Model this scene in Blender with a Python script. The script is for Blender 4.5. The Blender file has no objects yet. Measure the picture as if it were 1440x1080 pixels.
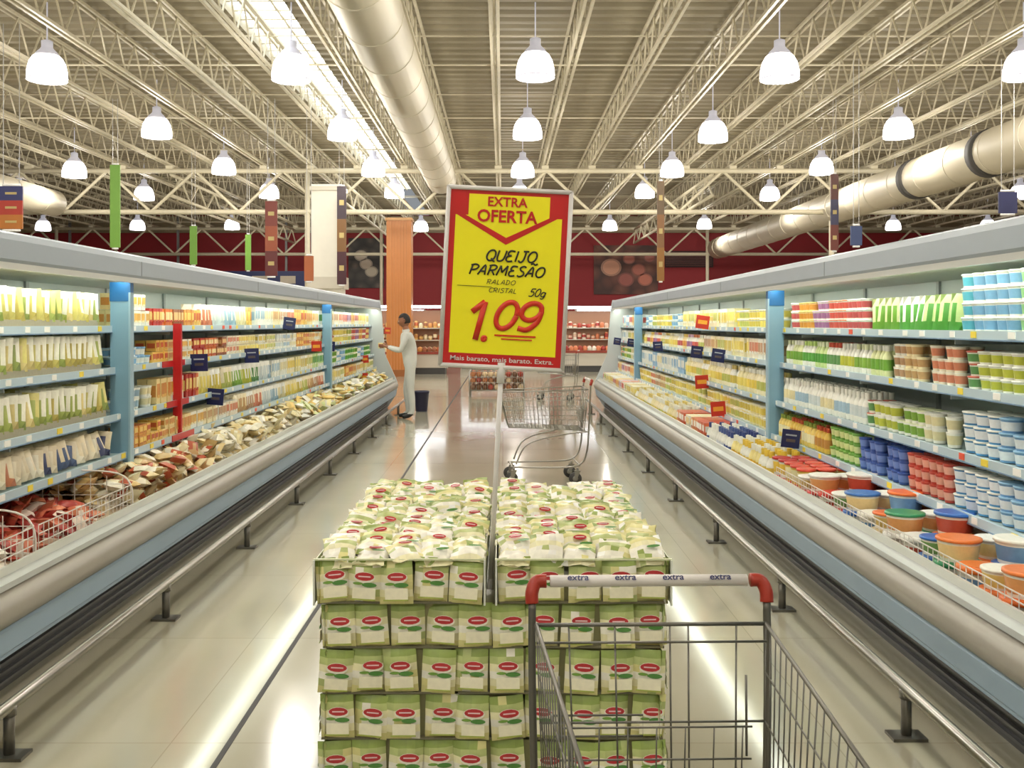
import bpy, math, random
from mathutils import Matrix, Vector
R = random.Random(7)
scn = bpy.context.scene
try:
    scn.view_settings.view_transform = 'Standard'
except Exception: pass

def lin(c):
    return tuple(((v/255)/12.92 if v/255 <= 0.04045 else (((v/255)+0.055)/1.055)**2.4) for v in c)

# ---------------------------------------------------------------- materials
def mat(name, col, rough=0.5, metal=0.0, emit=0.0, ecol=None, var=0.06, nscale=8.0, bump=0.0, spec=0.5, trans=0.0):
    m = bpy.data.materials.new(name); m.use_nodes = True
    nt = m.node_tree; b = nt.nodes['Principled BSDF']
    c = lin(col)
    tc = nt.nodes.new('ShaderNodeTexCoord')
    nz = nt.nodes.new('ShaderNodeTexNoise'); nz.inputs['Scale'].default_value = nscale
    nz.inputs['Detail'].default_value = 4
    nt.links.new(tc.outputs['Object'], nz.inputs['Vector'])
    mp = nt.nodes.new('ShaderNodeMix'); mp.data_type = 'RGBA'
    mp.inputs[6].default_value = tuple(x*(1-var) for x in c)+(1,)
    mp.inputs[7].default_value = tuple(min(1, x*(1+var)) for x in c)+(1,)
    nt.links.new(nz.outputs['Fac'], mp.inputs[0])
    nt.links.new(mp.outputs[2], b.inputs['Base Color'])
    b.inputs['Roughness'].default_value = rough
    b.inputs['Metallic'].default_value = metal
    b.inputs['Specular IOR Level'].default_value = spec
    if emit > 0:
        b.inputs['Emission Color'].default_value = lin(ecol or col)+(1,)
        b.inputs['Emission Strength'].default_value = emit
    if bump > 0:
        bp = nt.nodes.new('ShaderNodeBump'); bp.inputs['Strength'].default_value = bump
        bp.inputs['Distance'].default_value = 0.01
        nt.links.new(nz.outputs['Fac'], bp.inputs['Height']); nt.links.new(bp.outputs['Normal'], b.inputs['Normal'])
    return m

def attr_mat(name, rough=0.35, nscale=60, var=0.12):
    m = bpy.data.materials.new(name); m.use_nodes = True
    nt = m.node_tree; b = nt.nodes['Principled BSDF']
    a = nt.nodes.new('ShaderNodeAttribute'); a.attribute_name = 'Col'
    tc = nt.nodes.new('ShaderNodeTexCoord')
    nz = nt.nodes.new('ShaderNodeTexNoise'); nz.inputs['Scale'].default_value = nscale; nz.inputs['Detail'].default_value = 3
    nt.links.new(tc.outputs['Object'], nz.inputs['Vector'])
    mr = nt.nodes.new('ShaderNodeMapRange'); mr.inputs['To Min'].default_value = 1-var; mr.inputs['To Max'].default_value = 1+var
    nt.links.new(nz.outputs['Fac'], mr.inputs['Value'])
    mul = nt.nodes.new('ShaderNodeVectorMath'); mul.operation = 'SCALE'
    nt.links.new(a.outputs['Color'], mul.inputs[0]); nt.links.new(mr.outputs['Result'], mul.inputs['Scale'])
    nt.links.new(mul.outputs['Vector'], b.inputs['Base Color'])
    b.inputs['Roughness'].default_value = rough
    return m

M_PACK = attr_mat('printed_packaging')
M_PAINT = attr_mat('painted_metal', 0.4, 5, 0.05)
M_CHROME = mat('chrome_wire', (165,162,155), 0.28, 0.9)
M_STEEL = mat('zinc_wire', (120,117,110), 0.4, 0.8)
M_RUBBER = mat('grey_rubber', (70,68,66), 0.7)
M_REDPL = mat('red_plastic', (158,44,26), 0.35)
M_WHITEPL = mat('white_plastic', (222,216,210), 0.35)
M_ROOF = mat('roof_steel_white', (206,198,174), 0.45, 0.0, var=0.08)
M_DUCT = mat('duct_paint', (204,196,174), 0.5, 0.0, var=0.05, nscale=2)
M_LAMP = mat('prismatic_glass_lit', (255,252,250), 0.3, emit=4.8, ecol=(255,247,250))
M_LAMPDIM = mat('lamp_housing', (205,205,218), 0.4, emit=0.4)
M_TUBE = mat('fluorescent_tube', (255,255,255), 0.4, emit=17, ecol=(250,255,236))
M_TUBE2 = mat('fluorescent_tube_far', (255,255,255), 0.4, emit=14, ecol=(240,248,255))
M_SKY = mat('translucent_skylight', (240,248,255), 0.4, emit=5.0, ecol=(238,246,255))

# ---------------------------------------------------------------- mesh builder
class MB:
    def __init__(s):
        s.v=[]; s.f=[]; s.c=[]; s.m=[]; s.s=[]; s.M=None
    def add(s, verts, faces, col, mat=0, smooth=False):
        o=len(s.v)
        if s.M is not None:
            M=s.M; s.v.extend([tuple(M@Vector(p)) for p in verts])
        else: s.v.extend(verts)
        many = isinstance(col, list)
        for i,f in enumerate(faces):
            s.f.append(tuple(o+k for k in f)); s.c.append(col[i] if many else col); s.m.append(mat); s.s.append(smooth)
    def box(s, c, d, col, mat=0, top=None, front=None):
        x,y,z=c; a,b,h=d[0]/2,d[1]/2,d[2]/2
        v=[(x-a,y-b,z-h),(x+a,y-b,z-h),(x+a,y+b,z-h),(x-a,y+b,z-h),(x-a,y-b,z+h),(x+a,y-b,z+h),(x+a,y+b,z+h),(x-a,y+b,z+h)]
        f=[(0,3,2,1),(4,5,6,7),(0,1,5,4),(1,2,6,5),(2,3,7,6),(3,0,4,7)]
        cc=[col]*6
        if top: cc[1]=top
        s.add(v,f,cc,mat)
    def quad(s, a,b,c,d,col,mat=0):
        s.add([a,b,c,d],[(0,1,2,3)],col,mat)
    def lathe(s, x,y,z, prof, cols, seg=12, mat=0, cap=True):
        v=[];f=[];c=[]
        for (r,h) in prof:
            for k in range(seg):
                t=2*math.pi*k/seg; v.append((x+r*math.cos(t),y+r*math.sin(t),z+h))
        for i in range(len(prof)-1):
            for k in range(seg):
                k2=(k+1)%seg
                f.append((i*seg+k,i*seg+k2,(i+1)*seg+k2,(i+1)*seg+k)); c.append(cols[i])
        s.add(v,f,c,mat,True)
        if cap:
            o=(len(prof)-1)*seg
            s.add(v[o:o+seg],[tuple(range(seg))],cols[-1],mat)
    def tube(s, pts, r, col=(.5,.5,.5), mat=0, seg=6, closed=False, cap=True):
        P=[Vector(p) for p in pts]; n=len(P); v=[]; f=[]
        up=None
        for i in range(n):
            if closed: t=(P[(i+1)%n]-P[i-1])
            else: t=P[min(i+1,n-1)]-P[max(i-1,0)]
            t.normalize()
            if up is None:
                up=Vector((0,0,1)) if abs(t.z)<0.9 else Vector((1,0,0))
            a=(up-t*up.dot(t))
            if a.length<1e-4: a=Vector((1,0,0))-t*t.x
            a.normalize(); b=t.cross(a); up=a
            rr=r[i] if isinstance(r,(list,tuple)) else r
            for k in range(seg):
                q=2*math.pi*k/seg+math.pi/seg; v.append(tuple(P[i]+a*(rr*math.cos(q))+b*(rr*math.sin(q))))
        for i in range(n if closed else n-1):
            j=(i+1)%n
            for k in range(seg):
                k2=(k+1)%seg
                f.append((i*seg+k,i*seg+k2,j*seg+k2,j*seg+k))
        if cap and not closed:
            f.append(tuple(range(seg))[::-1]); f.append(tuple((n-1)*seg+k for k in range(seg)))
        s.add(v,f,col,mat,seg>4)
    def ell(s, c, rx, rz, col, mat=0, seg=14):   # ellipse facing -y
        x,y,z=c
        s.add([(x+rx*math.cos(2*math.pi*k/seg),y,z+rz*math.sin(2*math.pi*k/seg)) for k in range(seg)],[tuple(range(seg))],col,mat)
    def build(s, name, mats, parent=None, loc=None, rot=None):
        me=bpy.data.meshes.new(name); me.from_pydata(s.v,[],s.f)
        for m in mats: me.materials.append(m)
        me.polygons.foreach_set('material_index', s.m)
        me.polygons.foreach_set('use_smooth', s.s)
        at=me.color_attributes.new('Col','FLOAT_COLOR','CORNER')
        buf=[]
        for f,c in zip(s.f,s.c):
            c4=(c[0],c[1],c[2],1.0)
            for _ in f: buf.extend(c4)
        at.data.foreach_set('color',buf)
        me.update()
        o=bpy.data.objects.new(name,me); scn.collection.objects.link(o)
        if parent: o.parent=parent
        if loc: o.location=loc
        if rot: o.rotation_euler=rot
        return o

def bow(pts, n=8):  # catmull smooth
    P=[Vector(p) for p in pts]; out=[]
    for i in range(len(P)-1):
        p0=P[max(i-1,0)];p1=P[i];p2=P[i+1];p3=P[min(i+2,len(P)-1)]
        for k in range(n):
            t=k/n
            out.append(0.5*((2*p1)+(p2-p0)*t+(2*p0-5*p1+4*p2-p3)*t*t+(3*p1-p0-3*p2+p3)*t**3))
    out.append(P[-1]); return out

# ---------------------------------------------------------------- room
XW=26; YB=-8; YF=48; HC=6.8
fm = bpy.data.materials.new('polished_floor'); fm.use_nodes=True
nt=fm.node_tree; b=nt.nodes['Principled BSDF']
tc=nt.nodes.new('ShaderNodeTexCoord')
br=nt.nodes.new('ShaderNodeTexBrick'); br.offset=0; br.inputs['Scale'].default_value=1
br.inputs['Brick Width'].default_value=1.25; br.inputs['Row Height'].default_value=1.25
br.inputs['Mortar Size'].default_value=0.003; br.inputs['Mortar Smooth'].default_value=0.3
br.inputs['Color1'].default_value=lin((190,184,162))+(1,); br.inputs['Color2'].default_value=lin((186,180,158))+(1,)
br.inputs['Mortar'].default_value=lin((168,161,140))+(1,)
nt.links.new(tc.outputs['Object'],br.inputs['Vector'])
nz=nt.nodes.new('ShaderNodeTexNoise'); nz.inputs['Scale'].default_value=1.3; nz.inputs['Detail'].default_value=6
nt.links.new(tc.outputs['Object'],nz.inputs['Vector'])
mx=nt.nodes.new('ShaderNodeMix'); mx.data_type='RGBA'; mx.blend_type='MULTIPLY'; mx.inputs[0].default_value=0.2
nt.links.new(br.outputs['Color'],mx.inputs[6]); nt.links.new(nz.outputs['Fac'],mx.inputs[7])
nt.links.new(mx.outputs[2],b.inputs['Base Color'])
mr=nt.nodes.new('ShaderNodeMapRange'); mr.inputs['To Min'].default_value=0.06; mr.inputs['To Max'].default_value=0.17
nt.links.new(nz.outputs['Fac'],mr.inputs['Value']); nt.links.new(mr.outputs['Result'],b.inputs['Roughness'])
b.inputs['Specular IOR Level'].default_value=0.85
M_JOINT=mat('dark_expansion_joint',(52,50,48),0.6)
mb=MB()
mb.quad((-XW,YB,0),(XW,YB,0),(XW,YF,0),(-XW,YF,0),(1,1,1),0)
mb.box((-1.03,20,0.001),(0.022,56,0.002),(0,0,0),1)
mb.box((3.2,20,0.0008),(0.02,56,0.0015),(0,0,0),1)
mb.box((0,21.5,0.001),(40,0.02,0.002),(0,0,0),1)
mb.build('floor',[fm,M_JOINT])

M_WALL=mat('burgundy_wall',(146,26,36),0.6,var=0.1,nscale=1)
M_WALLS=mat('cream_wall',(186,178,154),0.7)
def wall(name,a,b_,h,m):
    w=MB(); (x0,y0),(x1,y1)=a,b_
    w.quad((x0,y0,0),(x1,y1,0),(x1,y1,h),(x0,y0,h),(1,1,1)); w.build(name,[m])
wall('wall_far',(-XW,YF),(XW,YF),HC,M_WALL)
wall('wall_left',(-XW,YB),(-XW,YF),HC,M_WALLS)
wall('wall_right',(XW,YF),(XW,YB),HC,M_WALLS)
wall('wall_back',(XW,YB),(-XW,YB),HC,M_WALLS)

# ceiling: corrugated deck with a skylight strip
M_DECK=mat('corrugated_deck',(154,145,122),0.6,var=0.14,nscale=0.7)
mb=MB()
SK0,SK1=-4.6,-3.55
def deck(x0,x1):
    y=YB; v=[];f=[]
    pat=[(0,0),(0.16,0),(0.2,0.07),(0.36,0.07)]
    while y<YF:
        for dy,dz in pat: 
            v.append((x0,y+dy,HC+dz)); v.append((x1,y+dy,HC+dz))
        y+=0.4
    n=len(v)//2
    for i in range(n-1): f.append((2*i,2*i+2,2*i+3,2*i+1))
    mb.add(v,f,(1,1,1))
deck(-XW,SK0); deck(SK1,XW)
for x in (SK0,SK1): mb.quad((x,YB,HC),(x,YF,HC),(x,YF,HC+0.25),(x,YB,HC+0.25),(1,1,1))
mb.build('ceiling',[M_DECK])
mb=MB(); mb.quad((SK0,YB,HC+0.2),(SK1,YB,HC+0.2),(SK1,40,HC+0.2),(SK0,40,HC+0.2),(1,1,1))
y=YB
while y<40:
    mb.box(((SK0+SK1)/2,y,HC+0.15),(SK1-SK0,0.06,0.06),(.8,.8,.8),1); y+=0.5
for x in (SK0+.3,SK1-.3): mb.box((x,16,HC+.15),(.04,48,.05),(.8,.8,.8),1)
mb.build('window_skylight',[M_SKY,M_ROOF])

# roof joists
mb=MB(); W=(1,1,1)
zb,zt=6.08,6.72
js=[]
x=0.53-0.66-1.333*18
while x<XW:
    if -25<x<25.5: js.append(x)
    x+=1.333
for x in js:
    for dx in (-0.055,0.055):
        mb.box((x+dx,20,zb),(0.045,56,0.05),W); 
        mb.box((x+dx,20,zt),(0.045,56,0.05),W)
    y=2.0; up=True
    lim = 46
    while y<lim:
        mb.tube([(x,y,zb if up else zt),(x,y+0.42,zt if up else zb)],0.018,W,seg=4,cap=False)
        y+=0.42; up=not up
for y in [4,8.5,13,17.5,22,26,31,35.5,40,44.5]:
    mb.tube([(-25,y,zb+0.04),(25,y,zb+0.04)],0.016,W,seg=4)
    mb.tube([(-25,y+0.1,zt-0.06),(25,y+0.1,zt-0.06)],0.016,W,seg=4)
mb.build('roof_joist_array',[M_ROOF])

# transverse girder trusses on columns
for Y in (28.3,45.5):
    mb=MB(); z0,z1=(4.75,5.92)
    for z in (z0,z1):
        mb.tube([(-25,Y,z),(25,Y,z)],0.075,W,seg=8)
    x=-25; up=True
    while x<24.9:
        mb.tube([(x,Y,z0 if up else z1),(x+1.25,Y,z1 if up else z0)],0.045,W,seg=6,cap=False); x+=1.25; up=not up
    for x in js: mb.box((x,Y,6.02),(0.2,0.16,0.1),W)
    for x in (-5.55,9.35,-20.4,24):
        mb.tube([(x,Y,0),(x,Y,6.0)],0.075,W,seg=10)
        mb.box((x,Y,0.02),(0.35,0.35,0.04),W)
    mb.build('girder_truss',[M_ROOF])
mb=MB()
for x0 in (-9.5,-4.8,6.0):
    for z in (5.25,5.85): mb.tube([(x0,28.5,z),(x0,45.3,z)],0.05,W,seg=6)
    y=28.5;up=True
    while y<45:
        mb.tube([(x0,y,5.25 if up else 5.85),(x0,y+.86,5.85 if up else 5.25)],0.03,W,seg=4,cap=False); y+=.86; up=not up
mb.build('lengthwise_bracing_truss',[M_ROOF])

# ducts
def duct(x,z,r,y0,y1,rings=()):
    mb=MB(); mb.tube([(x,y0,z),(x,y1,z)],r,W,seg=28)
    y=y0+1
    while y<y1:
        mb.tube([(x,y-0.015,z),(x,y+0.015,z)],r+0.008,W,seg=28); y+=1.5
        if int(y)%3==0: 
            mb.tube([(x-r,y,z),(x-r,y,HC)],0.012,W,seg=4); mb.tube([(x+r,y,z),(x+r,y,HC)],0.012,W,seg=4)
    for y in rings:
        mb.tube([(x,y,z),(x,y+0.3,z)],r+0.02,W,mat=1,seg=28)
    mb.build('ventilation_duct',[M_DUCT,M_RUBBER])
duct(-1.72,5.62,0.42,-6,27.8)
duct(9.5,4.9,0.45,-6,44,(19.2,22.6))
duct(-12.4,4.9,0.36,-6,27.5)

# ---------------------------------------------------------------- pendant lamps
lm=MB()
lm.lathe(0,0,0,[(0.30,0),(0.315,0.02),(0.31,0.14),(0.28,0.27),(0.23,0.36),(0.20,0.39)],[W]*5,20,0,cap=True)
lm.lathe(0,0,0.39,[(0.20,0),(0.17,0.05),(0.11,0.11),(0.09,0.14),(0.09,0.24),(0.04,0.26)],[W]*5,14,1,cap=True)
lm.tube([(0,0,0.62),(0,0,1.3)],0.012,W,mat=1,seg=5)
lm.tube([(0.31*math.cos(t*math.pi/10),0.31*math.sin(t*math.pi/10),0.0) for t in range(20)],0.012,W,mat=1,seg=5,closed=True)
first=None
RL=random.Random(3)
for j in (-1,0,1,2,3,4,5,6,8):  # first row, unseen behind the camera, is added to brighten camera-facing surfaces
    Y=0.8+5.13*j
    for i in range(-5,6):
        X=0.53+3.97*i
        if abs(X)>24: continue
        if first is None:
            first=lm.build('high_bay_pendant_lamp',[M_LAMP,M_LAMPDIM]); o=first
        else:
            o=bpy.data.objects.new('high_bay_pendant_lamp',first.data); scn.collection.objects.link(o)
        o.location=(X,Y,5.53+RL.uniform(-.06,.06))
        if abs(X)<13:
            L=bpy.data.lights.new('lamp_bulb','POINT'); L.energy=100; L.shadow_soft_size=0.22; L.color=(1,0.94,0.82)
            lo=bpy.data.objects.new('bulb',L); scn.collection.objects.link(lo); lo.parent=o; lo.location=(0,0,-0.25)

# ---------------------------------------------------------------- refrigerated cases
C=lambda *a: lin(a)
LB=C(150,172,190); GREY=C(158,153,142); DK=C(66,66,66); WH=C(216,218,210); AQ=C(186,212,212)
YC0,YC1=-3.0,18.6
SHR=[(1.54,.46),(1.27,.44),(.97,.41),(.71,.37)]
SHL=[(1.56,.46),(1.30,.44),(1.01,.41),(.77,.37)]
def case(side, front, shelves, upr):
    X=lambda d: side*(front+d)
    mb=MB()
    def prof(pts, col, mat=0, y0=YC0, y1=YC1, smooth=False):
        v=[];f=[]
        for d,z in pts: v+= [(X(d),y0,z),(X(d),y1,z)]
        for i in range(len(pts)-1): f.append((2*i,2*i+1,2*i+3,2*i+2))
        mb.add(v,f,col,mat,smooth)
    prof([(0.16,0),(0.16,0.24)],DK)
    for k in range(5): mb.box((X(0.15),(YC0+YC1)/2,0.04+0.04*k),(0.02,YC1-YC0,0.012),C(84,84,84))
    prof([(0.16,0.235),(0.0,0.235),(0.0,0.25),(-0.01,0.26),(-0.01,0.345),(0.0,0.355)],LB)
    pts=[(0.02-0.07*math.sin(t*math.pi/10), 0.355+0.0725*(1-math.cos(t*math.pi/10))) for t in range(11)]
    prof(pts,GREY,0,smooth=True)
    prof([(0.02,0.50),(0.0,0.505),(0.0,0.53),(0.05,0.54)],C(190,194,192))
    prof([(0.05,0.54),(0.05,0.575),(0.065,0.575),(0.065,0.42),(0.85,0.46),(0.95,0.46)],WH)
    prof([(0.95,0.46),(0.95,1.84)],C(205,214,212))
    prof([(1.0,0),(1.0,2.02)],C(150,150,150))
    prof([(1.0,2.02),(0.36,2.02),(0.30,2.0),(0.285,1.97),(0.285,1.88),(0.295,1.865)],C(156,168,178))
    prof([(0.295,1.865),(0.30,1.835),(0.34,1.835),(0.34,1.87),(0.5,1.87)],C(214,216,214))
    prof([(0.5,1.87),(0.95,1.84)],WH)
    prof([(0.36,1.862),(0.41,1.862)],W,1)          # tube
    for y in range(int(YC0),int(YC1)+1,3):
        mb.box((X(0.285),y+0.3,1.925),(0.004,0.006,0.09),C(130,138,142))
    L=YC1-YC0; YM=(YC0+YC1)/2
    for z,d in shelves:
        mb.box((X((d+.95)/2),YM,z-0.012),(.95-d,L,0.018),AQ)
        mb.box((X(d-0.004),YM,z-0.014),(0.012,L,0.042),C(184,204,214))
        mb.box((X(d-0.011),YM,z-0.036),(0.004,L,0.006),C(110,140,170))
        y=YC0+.1
        while y<YC1:
            if y>2:
                cc=R.choice([C(245,245,240),C(245,245,240),C(240,215,70),C(235,90,60) if R.random()<.3 else C(245,245,240)])
                mb.box((X(d-0.012),y,z-0.012),(0.004,R.choice([.05,.06]),0.03),cc)
            y+=R.choice([.22,.28,.35])
        y=YC0+.4
        while y<YC1:
            mb.box((X((d+.95)/2),y,z-0.04),(.95-d-.03,0.008,0.045),C(180,190,192)); y+=1.25
    y=YC0+.4
    while y<YC1: mb.box((X(.945),y,1.15),(.02,.04,1.38),C(170,176,176)); y+=1.25
    for y in upr:
        mb.box((X(.40),y,1.235),(.125,.05,1.20),C(128,166,188))
        mb.box((X(.40),y-.001,1.78),(.13,.056,.12),C(36,100,156))
        mb.box((X(.34),y,1.2),(.012,.06,1.15),C(156,186,202))
    for y in (YC0-.02,YC1+.02):
        pr=[(0.16,0),(0.0,0.24),(-.03,.36),(-.03,.48),(0,.56),(.2,1.0),(.27,1.86),(.3,2.02),(1.0,2.02),(1.0,0)]
        n=len(pr)
        v=[(X(d),y-.02,z) for d,z in pr]+[(X(d),y+.02,z) for d,z in pr]
        f=[tuple(range(n)),tuple(range(n,2*n))]+[(i,(i+1)%n,n+(i+1)%n,n+i) for i in range(n)]
        mb.add(v,f,C(196,202,204))
    return mb.build('refrigerated_display_case',[M_PAINT,M_TUBE])
case(-1,2.0,SHL,[6.27,13.6,-1.5])
case(1,1.75,SHR,[7.86,15.8,-1.0])

# guard rails
def rail(x, ys, inner):
    mb=MB()
    mb.tube([(x,-3,.185),(x,18.6,.185)],0.022,W,0,seg=12)
    for y in ys:
        mb.box((x,y,.006),(.13,.09,.012),W,1)
        mb.tube([(x,y,.01),(x,y,.17)],0.02,W,1,seg=10)
        mb.tube([(x-.0,y,.15),(x,y,.185)],0.026,W,1,seg=10)
    mb.build('floor_guard_rail',[M_CHROME,M_STEEL])
ys=[3.75+1.69*k for k in range(-4,9)]
rail(1.54,[y+.05 for y in ys],1); rail(-1.80,[y-.12 for y in ys],-1)

# ---------------------------------------------------------------- products
def var(c,a=.08):
    k=1+R.uniform(-a,a); return tuple(min(1,x*k) for x in c)
def pouch(mb, c, w, h, t, col, col2, yaw=0, tilt=0, roll=0, face=None):
    old=mb.M
    T=Matrix.Translation(c)@Matrix.Rotation(yaw,4,'Z')@Matrix.Rotation(tilt,4,'X')@Matrix.Rotation(roll,4,'Y')
    mb.M=T if old is None else old@T
    nx,nz=3,4; v=[];f=[];cc=[]
    for sgn in (-1,1):
        for j in range(nz+1):
            for i in range(nx+1):
                u=2*i/nx-1; q=2*j/nz-1
                b_=(1-u**4)*(1-q**4)
                v.append((u*w/2*(1-.06*(1-q*q)),sgn*t/2*b_,q*h/2))
    n=(nx+1)*(nz+1)
    for s_ in range(2):
        for j in range(nz):
            for i in range(nx):
                a=s_*n+j*(nx+1)+i; f.append((a,a+1,a+nx+2,a+nx+1))
                cc.append(col2 if (j in (1,2) and i==1) or j==0 else col)
    mb.add(v,f,cc,0,True)
    mb.M=old

def tub(mb,x,y,z,r,h,body,label,lid,seg):
    mb.lathe(x,y,z,[(r*.82,0),(r*.85,h*.15),(r*.95,h*.75),(r*.97,h*.86),(r*1.04,h*.87),(r*1.04,h*.98),(r*.9,h)],[body,label,body,lid,lid,lid],seg)
def bottle(mb,x,y,z,r,h,body,label,lid,seg):
    mb.lathe(x,y,z,[(r*.9,0),(r,h*.08),(r,h*.2),(r,h*.55),(r*.9,h*.66),(r*.45,h*.82),(r*.5,h*.84),(r*.5,h)],[body,body,label,body,body,lid,lid],seg)
def cup(mb,x,y,z,r,h,body,label,lid,seg):
    mb.lathe(x,y,z,[(r*.75,0),(r*.8,h*.2),(r*.93,h*.8),(r*1.0,h*.95),(r*1.0,h)],[body,label,body,lid],seg)

def fill(mb,side,front,d0,y0,y1,z,kind,pal,w,h,stack=1,rows=2,run=4,skip=0.02,dpt=None):
    y=y0+w/2; n=0; cur=R.choice(pal)
    k0=R.randint(0,len(pal)-1)
    while y+w/2<y1:
        if n%run==0: 
            k0=(k0+1)%len(pal); cur=pal[k0]
        n+=1
        seg=12 if y<8 else (9 if y<12 else 7)
        step=(dpt or w)*1.03
        st=stack if R.random()>.12 else max(1,stack-1)
        if R.random()<skip: y+=w*1.04; continue
        for r_ in range(rows):
            for s_ in range(st):
                if r_>0 and s_<st-1 and kind!='pouch': continue
                dd=d0+.02+step*(r_+.5)+R.uniform(-.006,.006)
                x=side*(front+dd); zz=z+s_*h+.001; yy=y+R.uniform(-.004,.004)
                b_,l_,c_=var(cur[0],.05),var(cur[1]),var(cur[2])
                if kind=='tub': tub(mb,x,yy,zz,w/2*.94,h,b_,l_,c_,seg)
                elif kind=='bottle': bottle(mb,x,yy,zz,w/2*.94,h,b_,l_,c_,seg)
                elif kind=='cup': cup(mb,x,yy,zz,w/2*.96,h,b_,l_,c_,seg)
                elif kind=='box':
                    D=(dpt or w)*.96
                    mb.box((x,yy,zz+h/2-.001),(D,w*.95,h*.97),b_,top=c_)
                    xe=x-side*(D/2+.0015)
                    mb.box((xe,yy,zz+h*.55),(.003,w*.75,h*.5),l_)
                    mb.box((xe-side*.001,yy,zz+h*.3),(.003,w*.6,h*.12),c_)
                    mb.box((x,yy-w*.475,zz+h*.5),(D*.8,.003,h*.45),l_)
                elif kind=='pouch':
                    pouch(mb,(x,yy,zz+h*.5),w*1.05,h,min(.05,w*.5),b_,l_,yaw=-side*(1.07+R.uniform(-.25,.25)),tilt=-R.uniform(.02,.2),roll=R.uniform(-.08,.08))
        y+=w*1.04

def P(*rgb):
    return tuple(C(*c) for c in rgb)
wht=(236,236,226); cream=(236,224,184)
pWB=[P(wht,(120,165,200),wht),P(wht,(90,170,190),(210,225,230)),P(wht,(140,190,130),wht)]
pGRN=[P((200,220,150),(80,150,60),(225,235,200)),P(wht,(90,160,70),(190,220,130)),P((220,226,170),(110,160,60),wht)]
pMULTI=[P(wht,(200,90,80),(225,140,100)),P(wht,(160,110,150),(220,180,205)),P((236,216,160),(214,150,70),(230,200,110)),P(wht,(190,90,90),wht)]
pYC=[P(cream,(225,200,90),wht),P((230,220,170),(232,214,110),(236,230,205)),P(wht,(210,190,90),(220,200,120)),P((240,230,196),(186,190,100),wht)]
pCR=[P(cream,(200,160,110),(225,210,170)),P(wht,(190,150,115),(230,220,196)),P((236,226,204),(210,130,100),wht)]
pGW=[P(wht,(130,170,70),(225,230,190)),P(wht,(186,190,70),wht),P(wht,(100,150,90),(190,80,60))]
pBLUE=[P((110,160,205),(222,232,238),(140,185,218)),P((80,145,195),(228,233,238),wht)]
pBLUE2=[P((56,84,156),(110,136,200),(70,100,176))]
pRED=[P((190,70,58),(230,170,150),(205,90,74))]
pGREEN=[P((110,165,70),(212,226,160),(130,185,90))]
pYBR=[P((220,186,80),(190,140,70),(180,80,50)),P((230,205,110),(232,226,186),(130,150,66))]
pWHT=[P(wht,(205,215,215),wht),P(wht,(160,188,205),wht),P(wht,(225,215,170),wht)]
pORG=[P((214,150,74),(236,202,110),(204,120,60)),P((230,190,96),(196,96,56),(230,200,120)),P((232,212,154),(206,140,70),(222,180,100)),P(wht,(220,170,80),cream)]
pREDX=[P((180,44,38),(230,200,120),(190,66,46)),P((210,110,50),(236,216,160),(180,46,36)),P((150,90,54),(226,190,130),(170,60,40))]
pLBL=[P((150,186,214),wht,(120,165,205)),P(wht,(130,174,208),(180,205,222))]
pMIX=pYC+pWHT+pGW+pCR

mb=MB(); f=1.75
def Rf(i,y0,y1,kind,pal,w,h,stack=1,rows=2,run=4,dpt=None):
    z,d=SHR[i]; fill(mb,1,f,d,y0,y1,z,kind,pal,w,h,stack,rows,run,dpt=dpt)
Rf(0,2.6,4.95,'tub',pWB,.105,.07,4)
Rf(0,4.95,6.15,'pouch',pGRN,.09,.19,1,3)
Rf(0,6.15,7.8,'tub',pMULTI,.085,.065,3)
Rf(0,7.95,9.6,'tub',pYC,.09,.08,2); Rf(0,9.6,12.4,'box',pYC,.08,.19,1); Rf(0,12.4,15.7,'tub',pLBL+pYC,.1,.08,2); Rf(0,15.9,18.5,'box',pLBL+pMULTI,.1,.19)
Rf(1,2.6,4.85,'tub',pGW,.10,.06,3)
Rf(1,4.85,5.75,'cup',pCR,.08,.065,3)
Rf(1,5.75,7.8,'bottle',pGRN+pGW,.065,.18,1,3)
Rf(1,7.95,11,'box',pYC+pCR,.08,.18); Rf(1,11,15.7,'bottle',pYC+pMULTI,.08,.18); Rf(1,15.9,18.5,'box',pMIX,.1,.19)
Rf(2,2.6,4.85,'tub',pBLUE,.11,.065,3)
Rf(2,4.85,6.0,'cup',pWHT+pGW,.085,.075,2)
Rf(2,6.0,7.8,'bottle',pWHT,.07,.19,1,3)
Rf(2,7.95,12,'bottle',pYC,.08,.21); Rf(2,12,15.7,'box',pLBL+pWHT,.1,.2); Rf(2,15.9,18.5,'tub',pMIX,.1,.1,2)
Rf(3,2.6,4.8,'tub',pBLUE,.105,.062,3)
Rf(3,4.8,5.35,'cup',pRED,.08,.062,3,run=9); Rf(3,5.35,6.05,'cup',pBLUE2,.08,.062,3,run=9); Rf(3,6.05,6.6,'cup',pGREEN,.08,.065,3,run=9)
Rf(3,6.6,7.8,'bottle',pYBR,.07,.17,1,3); Rf(3,7.95,12,'cup',pYC,.09,.09,2); Rf(3,12,15.7,'tub',pCR+pYC,.1,.09,2); Rf(3,15.9,18.5,'box',pMULTI,.1,.17)
def well(y0,y1,kind,pal,w,h,stack=1,rows=2,run=3,d0=.07,z=.43):
    fill(mb,1,f,d0,y0,y1,z,kind,pal,w,h,stack,rows,run,skip=0)
cols=[(232,230,224),(226,120,50),(40,100,180),(232,230,224),(50,140,90),(226,110,44),(210,190,140),(60,110,180),(226,120,50),(236,232,220)]
labs=[(220,190,110),(214,150,90),(190,80,60),(120,160,90),(230,200,140),(110,150,190)]
k=0
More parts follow.
